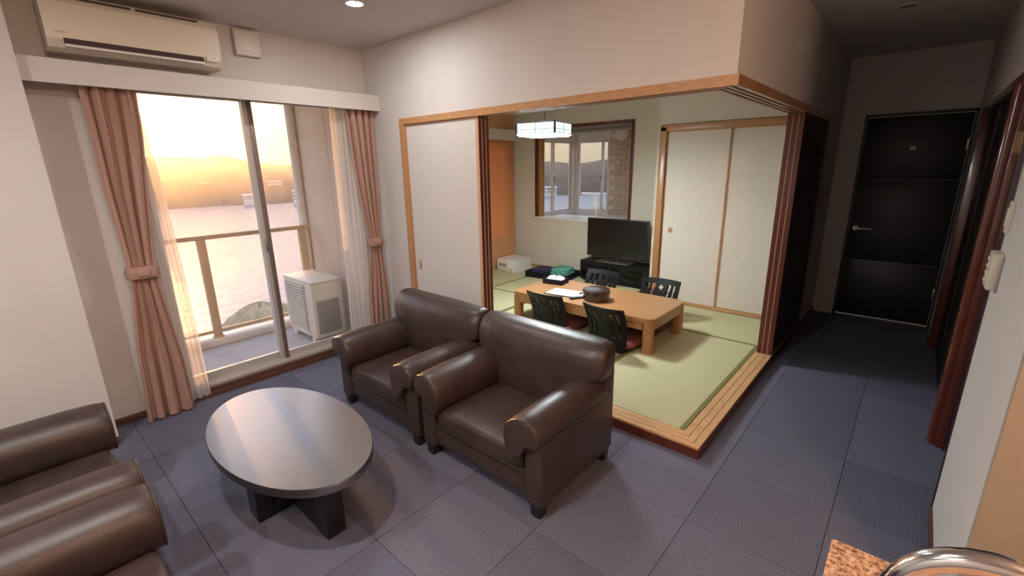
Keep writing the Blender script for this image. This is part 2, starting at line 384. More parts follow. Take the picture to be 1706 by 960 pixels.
# hall switches
s = thing('light_switch', 'upper white switch plate on the white hall wall', 'switch', (XR, .24, 1.38))
box('plate', M['cream'], s, -.010, 0, -.035, .035, -.06, .06, bev=.003); box('rocker', M['whitep'], s, -.014, -.009, -.02, .02, -.035, .035, bev=.002)
s = thing('control_panel', 'lower thick cream control panel below the switch plate', 'control panel', (XR, .20, 1.18))
box('body', M['cream'], s, -.030, 0, -.06, .06, -.07, .07, bev=.005); box('back_plate', M['greyp'], s, -.006, 0, -.075, .055, -.075, .06, bev=.002)
for k in range(4): box('button', M['whitep'], s, -.034, -.029, .02, .04, -.05 + k * .028, -.035 + k * .028, bev=.001)

# ------------------------------------------------------------------ balcony window (window_1)
w1 = thing('window_1', 'sliding balcony glass door with grey aluminium frames', 'window', (-W, 0, 0)); w1['kind'] = 'structure'
b = B().box(-.16, -.02, WY0, WY0 + .035, WZ0, WZ1).box(-.16, -.02, WY1 - .035, WY1, WZ0, WZ1).box(-.16, -.02, WY0, WY1, WZ1 - .03, WZ1).box(-.17, -.015, WY0, WY1, WZ0 - .02, WZ0 + .02)
b.build('outer_frame', M['alu'], w1)
for k, xx in enumerate((-.045, -.085, -.125)): box('track', M['alu'], w1, xx - .004, xx + .004, WY0 + .035, WY1 - .035, WZ0 + .02, WZ0 + .034)
def sash(x, y0, y1, dark):
    z0, z1 = WZ0 + .024, WZ1 - .028
    p = B().box(x - .014, x + .014, y0, y0 + .04, z0, z1).box(x - .014, x + .014, y1 - .04, y1, z0, z1).box(x - .014, x + .014, y0 + .04, y1 - .04, z0, z0 + .06).box(x - .014, x + .014, y0 + .04, y1 - .04, z1 - .04, z1).build('sash', M['alu'], w1)
    box('pane', M['glass'], p, x - .003, x + .003, y0 + .04, y1 - .04, z0 + .06, z1 - .04)
    return p
sash(-.105, WY0 + .035, -.93, 0)
p = sash(-.065, -.975, WY1 - .035, 1)
tag(box('meeting_stile', M['alud'], p, -.05, -.036, -.945, -.915, WZ0 + .03, WZ1 - .03, bev=.003), 'meeting stile with shade put into its colour')
box('latch', M['steel'], p, -.052, -.034, -.962, -.945, 1.0, 1.1, bev=.003)
struct('trim_2', B().box(-W - .02, -W + .035, WY0 - .02, WY1 + .02, 0, .028).box(-W - .02, -W + .012, WY0, WY1, .028, WZ0).build('t', M['base']), 'brown wooden threshold under the balcony door', 'threshold')
# curtain box
struct('trim_3', B().box(-W, -2.815, -2.08, 0, 2.165, 2.18).box(-2.815, -2.80, -2.08, 0, 2.06, 2.18).build('t', M['wall']), 'white curtain box above the balcony door', 'curtain box')
cr_ = thing('curtain_rail', 'white double curtain rail inside the curtain box', 'curtain rail', (-2.9, -.9, 2.15))
for xx in (-.045, .03): box('rail', M['whitep'], cr_, xx - .009, xx + .009, -.85, .88, -.012, .008)
def drape(name, label, mt, xc, edge0, edge1, n, amp, z0, z1, nz=44, nu=120, phase=0, cat='curtain', group=None, ampf=None):
    root = thing(name, label, cat, (xc, (edge0(1.0) + edge1(1.0)) / 2, z0), group=group)
    yc = root.location.y; rows = []
    for a in range(nz + 1):
        z = lerp(z0, z1, a / nz); row = []
        for k in range(nu + 1):
            u = k / nu; y = lerp(edge0(z), edge1(z), u)
            am = amp * (ampf(z) if ampf else 1)
            x = am * (math.sin(2 * PI * n * u + phase + .6 * math.sin(3 * z + 5 * u)) + .35 * math.sin(2 * PI * n * 1.7 * u + z * 1.3))
            row.append((x, y - yc + .25 * am * math.sin(4 * PI * n * u), z - z0))
        rows.append(row)
    o = B().loft(rows, cap=False, closed=False).build('fabric', mt, root, smooth=True, angle=180)
    return root
# left drape with tieback
l0 = table_fn([(0, -1.915), (.5, -1.89), (.96, -1.835), (1.05, -1.835), (1.5, -1.86), (2.1, -1.86)])
l1 = table_fn([(0, -1.645), (.4, -1.655), (.96, -1.70), (1.04, -1.70), (1.4, -1.66), (1.8, -1.615), (2.1, -1.60)])
am = table_fn([(0, 1.1), (.7, .9), (.97, .45), (1.05, .45), (1.4, .8), (2.1, .9)])
dl = drape('curtain', 'pink drape tied back on the left of the balcony door', M['drape'], -2.875, l0, l1, 4, .028, .015, 2.14, ampf=am, cat='curtain', group='pink drapes')
def tie(root, y0, y1, z, hx=.045, h=.07):
    yc = root.location.y; rings = []
    for dz, k in ((-h / 2, 1.0), (-h / 4, 1.08), (h / 4, 1.08), (h / 2, 1.0)):
        rings.append([(x * k, (y0 + y1) / 2 - yc + y * k, z + dz - .015 + .1 * 0) for x, y in sq_ring(hx, (y1 - y0) / 2 + .012, 28, 2.6)])
    o = B().loft(rings).build('tieback', M['drape'], root, smooth=True, angle=60)
    B().box(hx * 1.02, hx * 1.02 + .012, -.035 + (y0 + y1) / 2 - yc, .03 + (y0 + y1) / 2 - yc, z - .035, z + .005, bev=.005).build('tie_fold', M['drape'], o, smooth=True)
tie(dl, -1.835, -1.70, 1.0)
r0_ = table_fn([(0, -.245), (.5, -.22), (.93, -.175), (1.0, -.17), (1.15, -.20), (1.5, -.245), (2.1, -.285)])
r1_ = table_fn([(0, -.025), (.5, -.03), (.93, -.055), (1.02, -.055), (1.4, -.045), (2.1, -.03)])
dr = drape('curtain', 'pink drape tied back on the right of the balcony door, behind the armchairs', M['drape'], -2.875, r0_, r1_, 4, .026, .015, 2.14, ampf=am, phase=1, group='pink drapes')
tie(dr, -.172, -.055, .97)
drape('sheer_curtain', 'white sheer curtain drawn beside the left pink drape', M['sheer'], -2.95, table_fn([(0, -1.72), (2.1, -1.75)]), table_fn([(0, -1.525), (.9, -1.535), (1.6, -1.56), (2.1, -1.605)]), 5, .014, .03, 2.14, group='sheer curtains')
drape('sheer_curtain', 'white sheer curtain drawn beside the right pink drape', M['sheer'], -2.95, table_fn([(0, -.40), (2.1, -.37)]), table_fn([(0, -.13), (2.1, -.14)]), 6, .014, .03, 2.14, group='sheer curtains')

# ------------------------------------------------------------------ balcony
struct('balcony_floor', box('f', M['balc'], None, -4.32, -3.2, -4.2, .0, -.12, -.02), 'pale balcony floor outside the glass door', 'balcony')
struct('balcony_kerb', B().box(-4.32, -4.12, -4.2, 0, -.02, .045, bev=.006).box(-4.36, -4.05, -4.2, 0, -.4, -.06).build('k', M['balcw'], None, smooth=True), 'white kerb along the balcony edge', 'kerb')
struct('wall_balcony_end', B().box(-3.72, -3.205, -.02, .12, -.1, 2.9).box(-4.43, -3.728, -.02, .12, -.1, 2.9).build('w', M['extw']), 'beige panelled wall at the end of the balcony')
struct('balcony_column', B().tube([(-4.36, -.06, -.02), (-4.36, -.06, 2.8)], .045, n=20).build('c', M['balcw'], None, smooth=True), 'white drain pipe at the corner of the balcony end wall', 'pipe')
struct('balcony_ceiling', box('f', M['balcw'], None, -4.6, -3.2, -4.2, .1, 2.62, 2.75), 'underside of the balcony above', 'ceiling')
rl = thing('balcony_railing', 'beige metal railing along the balcony edge', 'railing', (-4.2, -1.2, .045))
box('top_rail', M['railing'], rl, -.03, .03, -2.9, 1.12, .945, .985, bev=.01)
box('lower_rail', M['railing'], rl, -.018, .018, -2.9, 1.12, .05, .078, bev=.006)
for y in (-2.6, -1.75, -.85, .10, 1.03):
    q = box('post', M['railing'], rl, -.022, .022, y - .035, y + .035, 0, .95, bev=.006); B().lathe([(.05, 0), (.05, .012), (.03, .02)], (0, y, 0), 20).build('post_foot', M['railing'], q, smooth=True)
ou = thing('outdoor_unit', 'white air conditioner outdoor unit on the balcony', 'air conditioner', (-3.68, -.36, -.02))
box('casing', M['whitep'], ou, -.29, .29, -.15, .15, .05, .60, bev=.012)
box('lid', M['whitep'], ou, -.296, .296, -.156, .156, .585, .612, bev=.01)
for k in range(17): box('grille_slat', M['whitep'], ou, -.27, .13, -.164, -.148, .10 + k * .0275, .112 + k * .0275)
box('grille_back', M['greyp'], ou, -.27, .13, -.153, -.149, .09, .56)
box('side_cover', M['greyp'], ou, .288, .305, -.12, .10, .10, .42, bev=.008)
box('front_panel_line', M['greyp'], ou, .15, .155, -.153, -.149, .06, .58)
for y in (-.12, .12):
    for x in (-.2, .2): box('foot', M['whitep'], ou, x - .03, x + .03, y - .025, y + .025, 0, .052, bev=.004)

# ------------------------------------------------------------------ sea, hills, far buildings
SEA_Z = -30
struct('sea', B().box(-1500, -40, -900, 1500, SEA_Z - 1, SEA_Z).build('sea', M['sea']), 'calm silvery bay beyond the balcony', 'sea')
def polar(az, r): a = math.radians(az); return (.69 + r * math.sin(a), -2.3 + r * math.cos(a))
def hill(name, label, az0, az1, r_shore, r_top, prof, depth=500, seed=1):
    rnd = random.Random(seed); n = 260; rings = []
    nph = [(rnd.uniform(0, 6), rnd.uniform(.6, 1.4)) for _ in range(9)]
    def rough(t, v):
        return sum(math.sin(t * f * 7 * (k + 1) ** 1.3 + ph + v * 9 * (k % 3)) / (k + 1.6) for k, (ph, f) in enumerate(nph))
    rows = []
    for j in range(26):
        v = j / 25; row = []
        for i in range(n):
            az = lerp(az0, az1, i / (n - 1)); el = prof(az)
            top = 1.6 + r_top * math.tan(math.radians(el)) - SEA_Z
            r = lerp(r_shore, r_top, min(1, v / .7)) if v <= .7 else lerp(r_top, r_top + depth, (v - .7) / .3)
            hgt = math.sin(min(1, v / .7) * PI / 2) ** 1.15 if v <= .7 else lerp(1, .2, (v - .7) / .3)
            amp = 2.2 * math.sin(PI * min(1, v / .7)) + (.5 if .6 < v < .75 else 0)
            z = SEA_Z - 1 + top * hgt + amp * rough(az / 20, v)
            x, y = polar(az, r + 8 * rough(az / 14, v + 3)); row.append((x, y, z))
        rows.append(row)
    o = B().loft(rows, cap=False, closed=False).build(name, M['hill'], None, smooth=True, angle=180)
    return struct(name, o, label, 'hill')
prof = table_fn([(-110, .6), (-95, 1.3), (-82, 1.35), (-78, 1.5), (-76.2, 1.55), (-75, 1.35), (-73.5, 1.62), (-72, 1.5), (-70.5, 1.0), (-69, .85), (-67.5, .62), (-66, .72), (-63, .6), (-55, .6), (-45, .5), (-40, .45), (-37.8, .55), (-36.5, .62), (-34.5, .35), (-32.5, .28), (-31, .55), (-30, .60), (-28.5, .35), (-25, .4), (-15, .3)])
hill('hills', 'wooded hills across the bay under the sunset', -112, -14, 500, 800, prof, seed=4)
# far shore buildings
def far_building(az, r, wdt, hgt, z, label, nw=4, nf=2):
    x, y = polar(az, r); t = thing('shore_building', label, 'building', (x, y, z), math.radians(-az) , 'buildings on the far shore')
    box('walls', M['bld'], t, -wdt / 2, wdt / 2, -6, 6, -8, hgt)
    box('roof', M['bld'], t, -wdt / 2 - .5, wdt / 2 + .5, -6.5, 6.5, hgt, hgt + .8)
    for a in range(nw):
        for f in range(nf):
            xx = lerp(-wdt / 2, wdt / 2, (a + .5) / nw)
            box('window', M['bldwin'], t, xx - wdt / nw * .3, xx + wdt / nw * .3, -6.15, -5.9, hgt * (f + .3) / nf, hgt * (f + .75) / nf)
far_building(-70.6, 505, 17, 4.2, SEA_Z + 5, 'long low white building on the far shore left of the door stile', 8, 2)
far_building(-66.1, 500, 10, 9, SEA_Z + 3, 'tall white building on the far shore beside the balcony end wall', 3, 3)
far_building(-68.3, 600, 15, 3.2, -14, 'white building on the slope above the tall shore building', 5, 1)
far_building(-74.6, 600, 20, 4, -14.5, 'pale building half way up the hill in the left glass pane', 4, 1)
far_building(-36.8, 500, 16, 6, SEA_Z + 3, 'small pale building on the shore seen through the bathroom window', 3, 2)
# near rocky point
rk = B(); rings = []
for a, (rad, z) in enumerate(((15, 0), (13, 2.0), (9.5, 3.6), (5, 4.6), (1, 5.0))):
    rings.append([(rad * (1.5 + .35 * math.sin(3 * q + a)) * math.cos(q), rad * (.7 + .2 * math.sin(5 * q + a)) * math.sin(q), z + .5 * math.sin(7 * q + a)) for q in [2 * PI * k / 40 for k in range(40)]])
rk = rk.loft(rings).build('rocky_point', M['rock'], None, smooth=True, angle=60)
x, y = polar(-71.6, 106); rk.scale = (.34, .36, 1.0); rk.location = (x, y, SEA_Z - .5); rk.rotation_euler = (0, 0, 1.2)
tag(rk, 'tan rocky point in the water below the balcony', 'rock')

# ================================================================== TATAMI ROOM
struct('floor_platform', box('p', M['purple_wood'], None, -4.1, -.012, .012, 3.2, 0, T - .03), 'raised base under the tatami floor', 'platform')
# step edge (kamachi)
st = thing('trim_4', 'light wooden sill with dark fascia around the raised tatami floor', 'sill', (0, 0, 0)); st['kind'] = 'structure'
box('fascia', M['redwood'], st, -2.51, .0, -.001, .02, 0, T - .012)
box('fascia', M['redwood'], st, -.02, .001, .02, 2.65, 0, T - .012)
for k in range(3):
    a = .002 + k * .0435; c = a + .0395
    # mitred strips: front run and side run
    B().prism([(-2.51, a), (-a, a), (-c, c), (-2.51, c)], 'z', T - .02, T).build('sill_strip', M['oakx'], st)
    B().prism([(-a, a), (-a, 2.65), (-c, 2.65), (-c, c)], 'z', T - .02, T).build('sill_strip', M['oaky'], st)
# tatami mats
def mat_thing(x0, x1, y0, y1, label, along):
    t = thing('tatami_mat', label, 'tatami mat', ((x0 + x1) / 2, (y0 + y1) / 2, T - .03), group='tatami mats')
    hx, hy = (x1 - x0) / 2 - .002, (y1 - y0) / 2 - .002
    bw = .028
    if along == 'y':
        box('rush_cover', M['tatami'], t, -hx + bw, hx - bw, -hy, hy, 0, .0295)
        for s_ in (-1, 1): box('border', M['tborder'], t, *sorted((s_ * hx, s_ * (hx - bw))), -hy, hy, 0, .030)
    else:
        box('rush_cover', M['tatami'], t, -hx, hx, -hy + bw, hy - bw, 0, .0295)
        for s_ in (-1, 1): box('border', M['tborder'], t, -hx, hx, *sorted((s_ * hy, s_ * (hy - bw))), 0, .030)
X = [-.132, -.95, -1.74, -2.53, -3.32, -4.1]
txt = ['tatami mat nearest the hall beside the wooden sill', 'tatami mat under the right half of the low table', 'tatami mat under the middle of the low table', 'tatami mat under the left end of the low table', 'tatami mat at the left wall in front of the safe']
for k in range(5): mat_thing(X[k + 1], X[k], .132, 1.79, txt[k], 'y')
mat_thing(-1.74, -.132, 1.79, 2.6, 'tatami mat in front of the closet doors', 'x')
mat_thing(-3.32, -1.74, 1.79, 3.2, 'tatami mat under the television cabinet', 'x')
mat_thing(-4.1, -3.32, 1.79, 3.2, 'tatami mat under the white safe in the corner', 'y')
# head rail (kamoi)
hd = thing('trim_5', 'light wooden head rail running around the tatami room opening', 'head rail', (0, 0, HR)); hd['kind'] = 'structure'
B().prism([(-2.53, -.012), (.012, -.012), (-.0, .0), (-2.53, .0)], 'z', -.042, .004).build('rail_face', M['oak'], hd)
B().prism([(.012, -.012), (.012, 2.67), (.0, 2.67), (.0, .0)], 'z', -.042, .004).build('rail_face', M['honey'], hd)
for k in range(4):
    a = .0 + k * .034; c = a + .018
    B().prism([(-2.51, a), (-a, a), (-c, c), (-2.51, c)], 'z', -.04, 0).build('rail_rib', M['oak'], hd)
    B().prism([(-a, a), (-a, 2.65), (-c, 2.65), (-c, c)], 'z', -.04, 0).build('rail_rib', M['honey'], hd)
B().prism([(-2.51, 0), (0, 0), (-.12, .12), (-2.51, .12)], 'z', -.015, -.001).build('groove_bed', M['oak'], hd)
B().prism([(0, 0), (0, 2.65), (-.12, 2.65), (-.12, .12)], 'z', -.015, -.001).build('groove_bed', M['honey'], hd)
struct('trim_6', B().box(-2.53, -2.47, -.012, .0, T, HR - .042).box(-2.51, -2.47, .0, .12, T, HR - .042).build('t', M['oak']), 'light wooden post at the left end of the sliding doors', 'post')
# sliding doors: front stack of three
zz0, zz1 = T + .001, HR - .040
for k, lab in enumerate(('white sliding door nearest the living room, with a small brass pull', 'middle sliding door of the stack behind the front white one', 'rear sliding door of the front stack, on the tatami side')):
    t = thing('sliding_door', lab, 'sliding door', (-2.06, .0055 + .036 * k, zz0), group='stacked sliding doors of the front opening'); h = zz1 - zz0
    y0, y1 = 0, .031
    box('panel', M['fusumaw'], t, -.405, .385, y0 + .003, y1 - .003, .012, h - .012)
    box('stile', M['redwood'], t, .385, .41, y0 + .004, y1, 0, h); box('stile', M['oak'], t, -.41, -.405, y0, y1, 0, h)
    tag(box('edge_strip', M['redline'], t, .383, .411, y0, y0 + .004, 0, h), 'pale edge strip')
    box('rail', M['oak'], t, -.405, .385, y0 + .001, y1 - .001, 0, .012); box('rail', M['oak'], t, -.405, .385, y0 + .001, y1 - .001, h - .012, h)
    if k == 0:
        q = box('pull', M['gold'], t, -.355, -.322, -.002, .004, .70, .775, bev=.001); box('pull_recess', M['redline'], q, -.350, -.327, -.003, -.001, .706, .769)
# sliding doors: stack of three along the hall
for k, lab in enumerate(('dark sliding door of the hall side stack, facing the hall', 'middle dark sliding door of the hall side stack', 'dark sliding door of the hall side stack, on the tatami side')):
    t = thing('sliding_door', lab, 'sliding door', (-.0055 - .038 * k, 2.14, zz0), group='stacked sliding doors along the hall'); h = zz1 - zz0
    box('panel', M['purple_wood'] if k == 0 else M['fusuma'], t, -.030, -.003, -.465, .49, .012, h - .012)
    box('stile', M['redwood'], t, -.033, 0, -.49, -.465, 0, h); box('stile', M['redwood'], t, -.033, 0, .49, .505, 0, h)
    if k < 2: tag(box('edge_strip', M['redline'], t, -.037, -.033, -.491, -.467, 0, h), 'pale edge strip')
    box('rail', M['redwood'], t, -.032, -.001, -.465, .49, 0, .012); box('rail', M['redwood'], t, -.032, -.001, -.465, .49, h - .012, h)
    if k == 0: box('pull', M['purple_wood'], t, -.001, .004, -.43, -.405, .72, .84, bev=.002)
struct('trim_7', box('t', M['redwood'], None, -.12, .012, 2.65, 2.67, 0, HR), 'red-brown post at the hall end of the sliding doors', 'post')
# walls of the tatami room
b = B().box(-4.4, -4.1, .12, 2.42, 0, 2.5).box(-4.4, -4.1, 3.06, 3.32, 0, 2.5).box(-4.4, -4.1, 2.42, 3.06, 0, .55).box(-4.4, -4.1, 2.42, 3.06, 1.95, 2.5)
struct('wall_alcove', b.build('w', M['ochre']), 'orange ochre left wall of the tatami room')
struct('trim_8', box('t', M['jwall'], None, -4.1, -4.0, 2.2, 3.2, 1.97, 2.12), 'pale pelmet band over the orange blind', 'pelmet')
w3 = thing('window_3', 'small window behind the orange roller blind', 'window', (-4.3, 2.74, .55)); w3['kind'] = 'structure'
B().box(-.02, .02, -.32, -.28, 0, 1.4).box(-.02, .02, .28, .32, 0, 1.4).box(-.02, .02, -.28, .28, 0, .04).box(-.02, .02, -.28, .28, 1.36, 1.4).build('frame', M['alu'], w3)
box('pane', M['glass'], w3, -.003, .003, -.28, .28, .04, 1.36)
bl = thing('roller_blind', 'orange roller blind hanging on the left wall of the tatami room', 'blind', (-4.08, 2.75, .50))
box('cloth', M['blind'], bl, -.001, .001, -.40, .40, 0, 1.47); box('bottom_bar', M['ochre'], bl, -.006, .006, -.40, .40, -.012, .01, bev=.003)
B().tube([(.012, -.37, 1.45), (.013, -.375, .6), (.012, -.37, -.1)], .003, n=8).build('pull_cord', M['cream'], bl)
b = B().box(-4.1, -3.68, 3.2, 3.32, 0, 2.5).box(-2.10, -1.4, 3.2, 3.32, 0, 2.5).box(-3.68, -2.10, 3.2, 3.32, 0, .84).box(-3.68, -2.10, 3.2, 3.32, 2.14, 2.5)
struct('wall_television', b.build('w', M['jwall']), 'cream wall behind the television with the inner bathroom window')
b = B().box(-1.52, -1.47, 2.6, 3.2, 0, 2.5).box(-1.47, -.12, 2.6, 2.68, 2.0, 2.5).box(-1.47, -.12, 3.2, 3.3, 0, 2.5)
struct('wall_closet', b.build('w', M['jwall']), 'cream wall around the closet doors')
struct('ceiling_tatami', box('c', M['ceil'], None, -4.4, -.12, .12, 3.35, 2.42, 2.5), 'ceiling of the tatami room', 'ceiling')
struct('baseboard_television', box('b', M['oak'], None, -4.1, -1.52, 3.185, 3.2, T, T + .03), 'wooden strip under the television wall', 'baseboard')
# closet
cf = thing('trim_9', 'honey wood frame around the closet doors', 'door frame', (-.8, 2.6, T)); cf['kind'] = 'structure'
box('post', M['honey'], cf, -.69, -.62, -.02, .05, 0, 1.90, bev=.004); box('lintel', M['honey'], cf, -.69, .69, -.02, .05, 1.86, 1.925, bev=.004); box('sill', M['oak'], cf, -.69, .69, -.01, .05, 0, .018)
for k, lab in enumerate(('left closet door with a small square pull', 'right closet door beside the dark sliding doors')):
    t = thing('closet_door', lab, 'sliding door', (-1.095 + .60 * k, 2.615 - .0 * k, T + .018), group='closet doors'); 
    dy = .018 if k else 0
    box('panel', M['fusuma'], t, -.315, .315, .003 + dy, .016 + dy, .008, 1.836)
    B().box(-.322, -.31, dy, .018 + dy, 0, 1.842).box(.31, .322, dy, .018 + dy, 0, 1.842).box(-.31, .31, dy, .018 + dy, 0, .012).box(-.31, .31, dy, .018 + dy, 1.83, 1.842).build('rim', M['oak'], t)
    if k == 0:
        q = box('pull', M['oak'], t, -.245, -.20, -.002, .004, .77, .825); box('pull_recess', M['honey'], q, -.238, -.207, -.003, -.0015, .777, .818)
# inner window to the bathroom
w2 = thing('window_2', 'wood-framed inner window looking into the bathroom', 'window', (-2.89, 3.2, .84)); w2['kind'] = 'structure'
for nm, a in (('jamb', (-.79, -.755, -.02, .12, 0, 1.30)), ('jamb', (.755, .79, -.02, .12, 0, 1.30)), ('head', (-.79, .79, -.02, .12, 1.265, 1.30)), ):
    box(nm, M['redwood'], w2, *a, bev=.003)
box('inner_stop', M['honey'], w2, -.755, -.70, .02, .10, 0, 1.265, bev=.003)
tag(box('sill', M['whitep'], w2, -.79, .79, -.02, .14, -.02, .015, bev=.003), 'white marble sill')
box('pane', M['glass'], w2, -.70, .755, .05, .056, .015, 1.265)
# bathroom
BX0, BX1, BY = -3.78, -1.9, 4.40
b = B().box(BX0 - .1, BX0, 3.32, 3.42, 0, 2.4).box(BX0 - .1, BX0, 3.42, 4.38, 0, .80).box(BX0 - .1, BX0, 3.42, 4.38, 2.02, 2.4).box(BX0 - .1, BX0, 4.38, BY + .1, 0, 2.4)
b.box(BX0, BX1, BY, BY + .1, 0, .80).box(BX0, -3.12, BY, BY + .1, 2.02, 2.4).box(BX0, BX0 + .02, BY, BY + .1, .8, 2.02).box(BX1, BX1 + .1, 3.32, BY + .1, 0, 2.4)
struct('wall_bathroom', b.build('w', M['bath']), 'white bathroom walls around the corner windows')
struct('ceiling_bathroom', box('c', M['bath'], None, BX0 - .1, BX1 + .1, 3.32, BY + .1, 2.3, 2.4), 'white bathroom ceiling', 'ceiling')
struct('floor_bathroom', box('c', M['bath'], None, BX0 - .1, BX1 + .1, 3.32, BY + .1, .0, .1), 'bathroom floor', 'floor')
tw = thing('wall_bathroom_tiled', 'pale stone tiled bathroom wall with a round lamp', 'wall', (-3.12, BY, .8)); tw['kind'] = 'structure'
box('backing', M['bath'], tw, 0, 1.22, .015, .1, 0, 1.5)
tm = None
for r in range(19):
    off = (r % 2) * .1
    for c in range(7):
        x0 = c * .2 - off
        if x0 < 0 or x0 > 1.05: continue
        if tm is None: o = B().box(0, .194, 0, .02, 0, .074, bev=.003, seg=1).build('stone_tile', M['tile'], tw); tm = o.data
        else: o = bpy.data.objects.new('stone_tile', tm); COL.objects.link(o); o.parent = tw
        o.location = (x0 + .003, -.004 + random.uniform(-.004, .002), r * .079 + .003)
def bath_window(name, label, loc, rz, wd, split):
    t = thing(name, label, 'window', loc, rz); t['kind'] = 'structure'
    z0, z1 = .80, 2.02; hw = wd / 2
    B().box(-hw, -hw + .03, 0, .08, z0, z1).box(hw - .03, hw, 0, .08, z0, z1).box(-hw + .03, hw - .03, 0, .08, z0, z0 + .04).box(-hw + .03, hw - .03, 0, .08, z1 - .04, z1).build('outer_frame', M['balcw'], t)
    for s_, a, b_ in ((0, -hw + .03, split + .02), (1, split - .02, hw - .03)):
        y = .02 + .028 * s_
        p = B().box(a, a + .035, y, y + .022, z0 + .04, z1 - .04).box(b_ - .035, b_, y, y + .022, z0 + .04, z1 - .04).box(a + .035, b_ - .035, y, y + .022, z0 + .04, z0 + .075).box(a + .035, b_ - .035, y, y + .022, z1 - .07, z1 - .04).build('sash', M['alu'] if s_ else M['balcw'], t)
        box('pane', M['glass'], p, a + .035, b_ - .035, y + .008, y + .012, z0 + .075, z1 - .07)
        box('latch', M['greyp'], p, b_ - .03, b_ - .012, y - .012, y, 1.35, 1.43, bev=.003)
bath_window('window_4', 'bathroom side window with white sliding sashes', (BX0, 3.90, 0), PI / 2, .96, -.08)
bath_window('window_5', 'bathroom far window with white sliding sashes', (-3.44, BY, 0), 0, .64, .17)
gl = thing('globe_lamp', 'round white wall lamp high on the tiled bathroom wall', 'lamp', (-2.86, BY, 2.05))
B().lathe([(.0, 0), (.06, 0), (.06, .03), (0, .03)], n=24).build('mount', M['steel'], gl, smooth=True).rotation_euler = (PI / 2, 0, 0)
B().lathe([(.10 * math.sin(PI * k / 14) + .0005, -.10 * math.cos(PI * k / 14)) for k in range(15)], (0, -.11, 0), 28).build('globe', M['whitep'], gl, smooth=True)
rb = thing('roller_blind', 'rolled-up grey blind at the head of the bathroom window', 'blind', (-2.9, 3.36, 2.06))
B().tube([(-.70, 0, 0), (.74, 0, 0)], .028, n=16).build('roll', M['greyp'], rb, smooth=True); box('head_box', M['alu'], rb, -.74, .76, -.025, .03, .03, .085)
vt = thing('washstand', 'white washstand top under the bathroom window', 'washstand', (-2.85, 3.7, .1))
box('counter', M['bath'], vt, -.9, .9, -.36, .3, .66, .71, bev=.006); box('cabinet', M['bath'], vt, -.88, .88, -.33, .27, 0, .66)
fc = thing('faucet', 'small curved chrome faucet seen through the bathroom window', 'faucet', (-2.86, 3.62, .81))
B().tube([(0, 0, 0), (0, 0, .12), (.01, 0, .17), (.05, 0, .20), (.09, 0, .185), (.105, 0, .15)], .013, n=12).build('spout', M['whitep'], fc, smooth=True)
B().lathe([(.03, 0), (.03, .015), (.018, .025)], n=20).build('base', M['chrome'], fc, smooth=True)
tr2 = thing('terrace_railing', 'white railing outside the bathroom far window', 'railing', (-3.3, 5.3, .0))
for x in (-.6, 0, .6): box('post', M['balcw'], tr2, x - .03, x + .03, -.03, .03, 0, 1.05)
box('top_rail', M['balcw'], tr2, -.9, .9, -.04, .04, 1.05, 1.09); box('lower_rail', M['balcw'], tr2, -.9, .9, -.02, .02, .2, .24)
struct('terrace_floor', box('c', M['balc'], None, -4.4, -1.8, 4.5, 5.4, -.1, 0), 'small terrace outside the bathroom', 'balcony')

# ================================================================== AIR CONDITIONER
ac = thing('air_conditioner', 'white wall air conditioner above the curtain box', 'air conditioner', (-W, -1.545, 2.235))
pr = [(0, .0), (.15, -.012), (.19, .005), (.215, .045), (.222, .12), (.215, .22), (.19, .262), (.15, .275), (0, .275)]
B().prism(pr, 'y', -.40, .40).build('casing', M['cream'], ac, smooth=True, angle=25)
box('air_outlet', M['darkslot'], ac, .17, .2155, -.335, .30, .020, .055)
fq = box('louver', M['whitep'], ac, .195, .223, -.335, .30, .008, .022, bev=.003)
box('top_grille_gap', M['darkslot'], ac, .195, .2125, -.30, -.02, .245, .253); box('top_grille_gap', M['darkslot'], ac, .195, .2125, .0, .30, .245, .253)
tag(box('display', M['whitep'], ac, .205, .2225, .315, .375, .03, .062, bev=.002), 'small indicator window')
tag(box('mark', M['greyp'], ac, .2155, .2205, -.365, -.315, .075, .079), 'tiny grey maker mark')
tag(box('indicator_lamp', M['greyp'], ac, .215, .2232, .352, .362, .045, .052), 'tiny dark indicator')
cp = thing('wall_cover', 'square white cover plate on the wall right of the air conditioner', 'cover plate', (-W, -.905, 2.45))
box('plate', M['whitep'], cp, 0, .045, -.08, .08, -.08, .08, bev=.004); box('backing', M['greyp'], cp, 0, .01, -.083, .083, -.083, .083)

# ================================================================== LIGHTS
def downlight(x, y, on, label, power=DOWNLIGHT_W, col=(1.0, .95, .91)):
    t = thing('downlight', label, 'light', (x, y, HC), group='ceiling downlights')
    B().lathe([(.062, 0), (.062, -.006), (.050, -.008), (.046, .0)], n=40).build('trim_ring', M['whitep'], t, smooth=True)
    B().lathe([(.0445, -.004), (.0445, -.0055), (.001, -.0055)], n=40).build('diffuser', M['led'] if on else M['greyp'], t)
    if on:
        l = bpy.data.lights.new('downlight_beam', 'AREA'); l.shape = 'DISK'; l.size = .085; l.energy = power; l.color = col
        o = bpy.data.objects.new('downlight_beam', l); COL.objects.link(o); o.parent = t; o.location = (0, 0, -.012)
downlight(-2.0, -.64, True, 'lit round downlight in the ceiling near the window', 9)
downlight(.45, 1.82, False, 'unlit round downlight in the hall ceiling')
downlight(-1.3, -3.1, True, 'added fill downlight above the left armchairs, outside the picture', 14)  # this and the next two: unseen downlights added to brighten the room
downlight(-.6, -2.2, True, 'added fill downlight before the counter, outside the picture', 19)
downlight(-.6, -3.6, True, 'added fill downlight at the back of the living room, outside the picture', 15)
